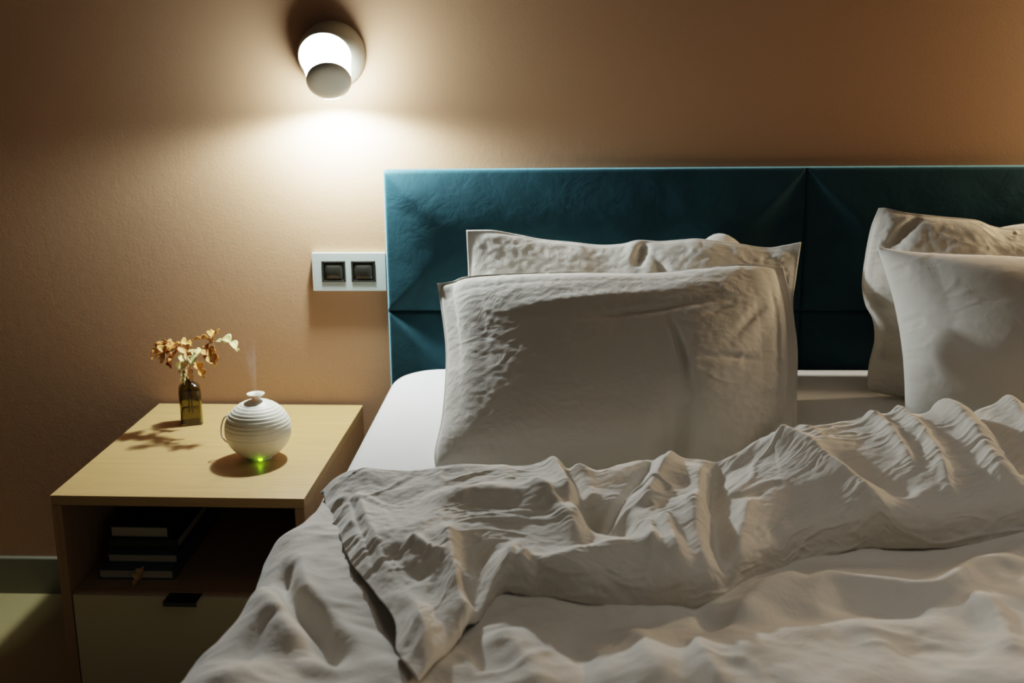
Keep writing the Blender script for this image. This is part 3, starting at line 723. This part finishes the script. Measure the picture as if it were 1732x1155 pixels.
def duvet_flap():
    rng = np.random.default_rng(5)
    W, H = 680, 260
    zt = .672
    top = np.array([atZ(a, b, z) for a, b, z in [(545, 830, .615), (570, 808, .64), (605, 796, .66), (680, 797, .672), (770, 798, .675), (870, 800, .675), (930, 795, .685), (975, 797, .69), (1010, 812, .675), (1060, 800, .675), (1120, 790, .685), (1170, 795, .68), (1225, 798, .675), (1280, 775, .68), (1350, 752, .69), (1420, 738, .69), (1500, 730, .69), (1600, 722, .69), (1732, 712, .69), (1900, 700, .69), (2080, 700, .69), (2290, 706, .68), (2480, 716, .65)]])
    bot = np.array([atZ(a, b, z) for a, b, z in [(708, 1152, .635), (745, 1112, .635), (790, 1060, .635), (840, 1005, .632), (900, 1002, .63), (1000, 1010, .63), (1120, 1014, .63), (1200, 1004, .63), (1290, 960, .63), (1370, 925, .63), (1450, 914, .63), (1600, 902, .63), (1732, 890, .63), (1950, 880, .63), (2180, 875, .63), (2400, 872, .63), (2640, 872, .63)]])
    lef = np.array([atZ(a, b, z) for a, b, z in [(545, 830, .615), (556, 872, .61), (578, 920, .62), (596, 960, .63), (632, 1005, .635), (668, 1058, .635), (672, 1110, .635), (708, 1152, .635)]])
    T, B, L = catmull(top, W), catmull(bot, W), catmull(lef, H); R = catmull(np.array([T[-1], (T[-1]+B[-1])/2, B[-1]]), H)
    base = coons(T, B, L, R)
    # height of the roll along s
    s = np.linspace(0, 1, W)
    Hh = np.interp(s, [0, .016, .064, .16, .28, .4, .6, 1], [.006, .010, .016, .026, .034, .042, .045, .045])
    # super-elliptic cross section, resampled by arc length, with an undercut
    out = np.zeros((H, W, 3))
    for j in range(W):
        row = base[:, j]; wdt = np.linalg.norm(row[-1]-row[0]); p = 5.0
        ph = np.linspace(-.35, PI+.35, 900); c, sn = np.cos(ph), np.sin(ph)
        t = .5-.5*np.sign(c)*abs(c)**(2/p); hz = np.sign(sn)*abs(sn)**(2/p if False else .55)*Hh[j]
        arc = np.r_[0, np.cumsum(np.hypot(np.diff(t)*wdt, np.diff(hz)))]; arc /= arc[-1]
        q = np.linspace(0, 1, H); tq = np.interp(q, arc, t); hq = np.interp(q, arc, hz)
        k = tq*(H-1); i = np.clip(k.astype(int), 0, H-2); f_ = (k-i)[:, None]
        out[:, j] = row[i]*(1-f_)+row[i+1]*f_; out[:, j, 2] += hq - (0.0 if True else 0)
    # drop base plane so that the middle stays level between the fold and the hem
    out[..., 2] -= (base[..., 2]*0)
    hg = strokes(out[..., 0], out[..., 1], [
        # middle: bottom roll and the deep hollow above it
        ([(862, 985), (930, 950), (1010, 935), (1080, 932), (1150, 945), (1200, 960)], .022, .035),
        ([(985, 850), (1020, 885), (1080, 885)], -.040, .030),
        ([(950, 800), (985, 850), (1010, 890)], -.018, .012),
        ([(925, 800), (950, 835), (975, 880), (985, 905)], .016, .013),
        ([(1115, 795), (1080, 825), (1040, 865), (1020, 890)], -.014, .010),
        ([(1145, 800), (1110, 840), (1085, 875)], .018, .014),
        ([(1120, 880), (1135, 920), (1155, 960)], .012, .012), ([(1095, 890), (1105, 940)], .010, .010),
        ([(1165, 860), (1180, 920), (1210, 965)], .010, .012),
        # seam of the right hand part
        ([(1216, 795), (1203, 850), (1212, 905), (1230, 950)], -.026, .012, 1, 1.6),
        ([(1190, 810), (1182, 860), (1195, 910)], .014, .016),
        ([(1260, 800), (1308, 790), (1370, 806), (1431, 834), (1513, 865), (1637, 885)], .026, .026),
        ([(1380, 800), (1470, 815), (1560, 838)], -.022, .028),
        ([(1290, 765), (1350, 770), (1400, 790)], .010, .014),
        ([(1440, 735), (1490, 765), (1530, 800), (1550, 820)], .012, .012), ([(1480, 725), (1520, 750), (1580, 800), (1610, 845)], .014, .012),
        ([(1545, 722), (1620, 760), (1690, 820), (1732, 840)], .022, .016, 1, 2.2), ([(1600, 722), (1680, 765), (1740, 830)], -.020, .016),
        ([(1640, 712), (1700, 735), (1760, 790)], .018, .018),
        ([(1270, 850), (1255, 900), (1250, 940)], .012, .014), ([(1290, 880), (1340, 890), (1400, 905)], -.010, .018),
        # left part
        ([(700, 850), (790, 845), (880, 850), (950, 870)], .012, .030),
        ([(880, 830), (930, 860), (975, 905), (1000, 920)], .014, .014),
        ([(880, 895), (860, 940), (830, 1000), (812, 1040)], .016, .014, 1, .6),
        ([(895, 920), (870, 955), (850, 985)], .014, .012), ([(912, 935), (890, 965), (870, 990)], -.012, .010),
        ([(800, 895), (805, 950), (812, 1000)], -.022, .024),
        ([(755, 880), (765, 940), (790, 1000), (815, 1035)], .014, .013),
        ([(735, 940), (740, 1000), (760, 1060), (720, 1130)], -.008, .014),
        ([(640, 960), (690, 985), (715, 1040), (720, 1100)], .012, .018),
        ([(660, 905), (690, 940), (740, 950)], -.010, .016), ([(690, 900), (730, 925), (760, 930)], .010, .010),
        ([(570, 900), (610, 960), (650, 1010), (680, 1040)], .008, .016),
        ([(588, 800), (604, 850), (622, 900), (640, 960)], -.006, .005), ([(600, 797), (618, 850), (637, 900), (655, 955)], .004, .006),
        ([(560, 850), (600, 845)], .006, .008), ([(565, 880), (610, 868)], -.005, .008), ([(575, 905), (620, 880)], .006, .008),
    ], .675)
    t = np.linspace(0, 1, H)[:, None]; fade = np.clip(np.minimum(t, 1-t)/.10, 0, 1)**.7
    hg += (.004*vnoise(H, W, 5, 14, rng)+.0022*vnoise(H, W, 12, 34, rng))
    out[..., 2] += hg*(.25+.75*fade)*np.clip(s/.03, .3, 1)
    # waviness of the two long edges
    w1 = vnoise(2, W, 2, 26, rng)[0]*.004; out[..., 1] += w1*(1-fade)*np.where(t < .5, 1, -1)
    return out
FLP = duvet_flap()
em = np.ones(FLP.shape[:2]); em[:, :60] = 1.6
FL = creases(crumple(FLP, [(8, .06, .045, 120, .005, .03, .007), (4, .06, .045, 100, .008, .03, .004), (2, .03, .025, 80, .012, .03, .0015), (1, .015, .015, 35, .02, .02, .0005)], 47, emask=em), CRS, 91)
H, W = FL.shape[:2]
me = np_mesh('turned_down_edge', FL.reshape(-1, 3), grid_faces(H, W))
bm = bmesh.new(); bm.from_mesh(me); bmesh.ops.recalc_face_normals(bm, faces=bm.faces); bm.faces.ensure_lookup_table()
mid = [f for f in bm.faces if f.calc_center_median().z > .68]
if sum(f.normal.z for f in mid) < 0: bmesh.ops.reverse_faces(bm, faces=bm.faces)
bm.to_mesh(me); bm.free()
o = link('turned_down_edge', me, M['linen'], DV); sm = o.modifiers.new('s', 'SOLIDIFY'); sm.thickness = .003; sm.offset = -1

# ---------------------------------------------------------------- light
wd = bpy.data.worlds.new('world'); bpy.context.scene.world = wd; wd.use_nodes = True
bg = wd.node_tree.nodes['Background']; bg.inputs[0].default_value = (.40, .70, .85, 1); bg.inputs[1].default_value = .03
def area(name, loc, rot, size, energy, col):
    l = bpy.data.lights.new(name, 'AREA'); l.shape = 'RECTANGLE'; l.size, l.size_y = size; l.energy = energy; l.color = col
    o = bpy.data.objects.new(name, l); C.objects.link(o); o.location = loc; o.rotation_euler = rot; return o
al = area('overhead_fill', (.75, -1.75, 2.6), (0, 0, 0), (1.0, .8), 2.2, (1, .97, .92))  # added fill above the bed, stands for no ceiling lamp
al.data.spread = math.radians(75)
area('front_fill', (.5, -3.9, 1.5), (PI/2, 0, 0), (2.6, 1.6), 1.9, (1, .95, .88))  # added soft fill from behind the camera, lifts the fronts
sc = bpy.context.scene
sc.view_settings.view_transform = 'Filmic'
sc.view_settings.look = 'Medium High Contrast'
sc.view_settings.exposure = -0.16
sc.cycles.use_denoising = True
sc.cycles.max_bounces = 8
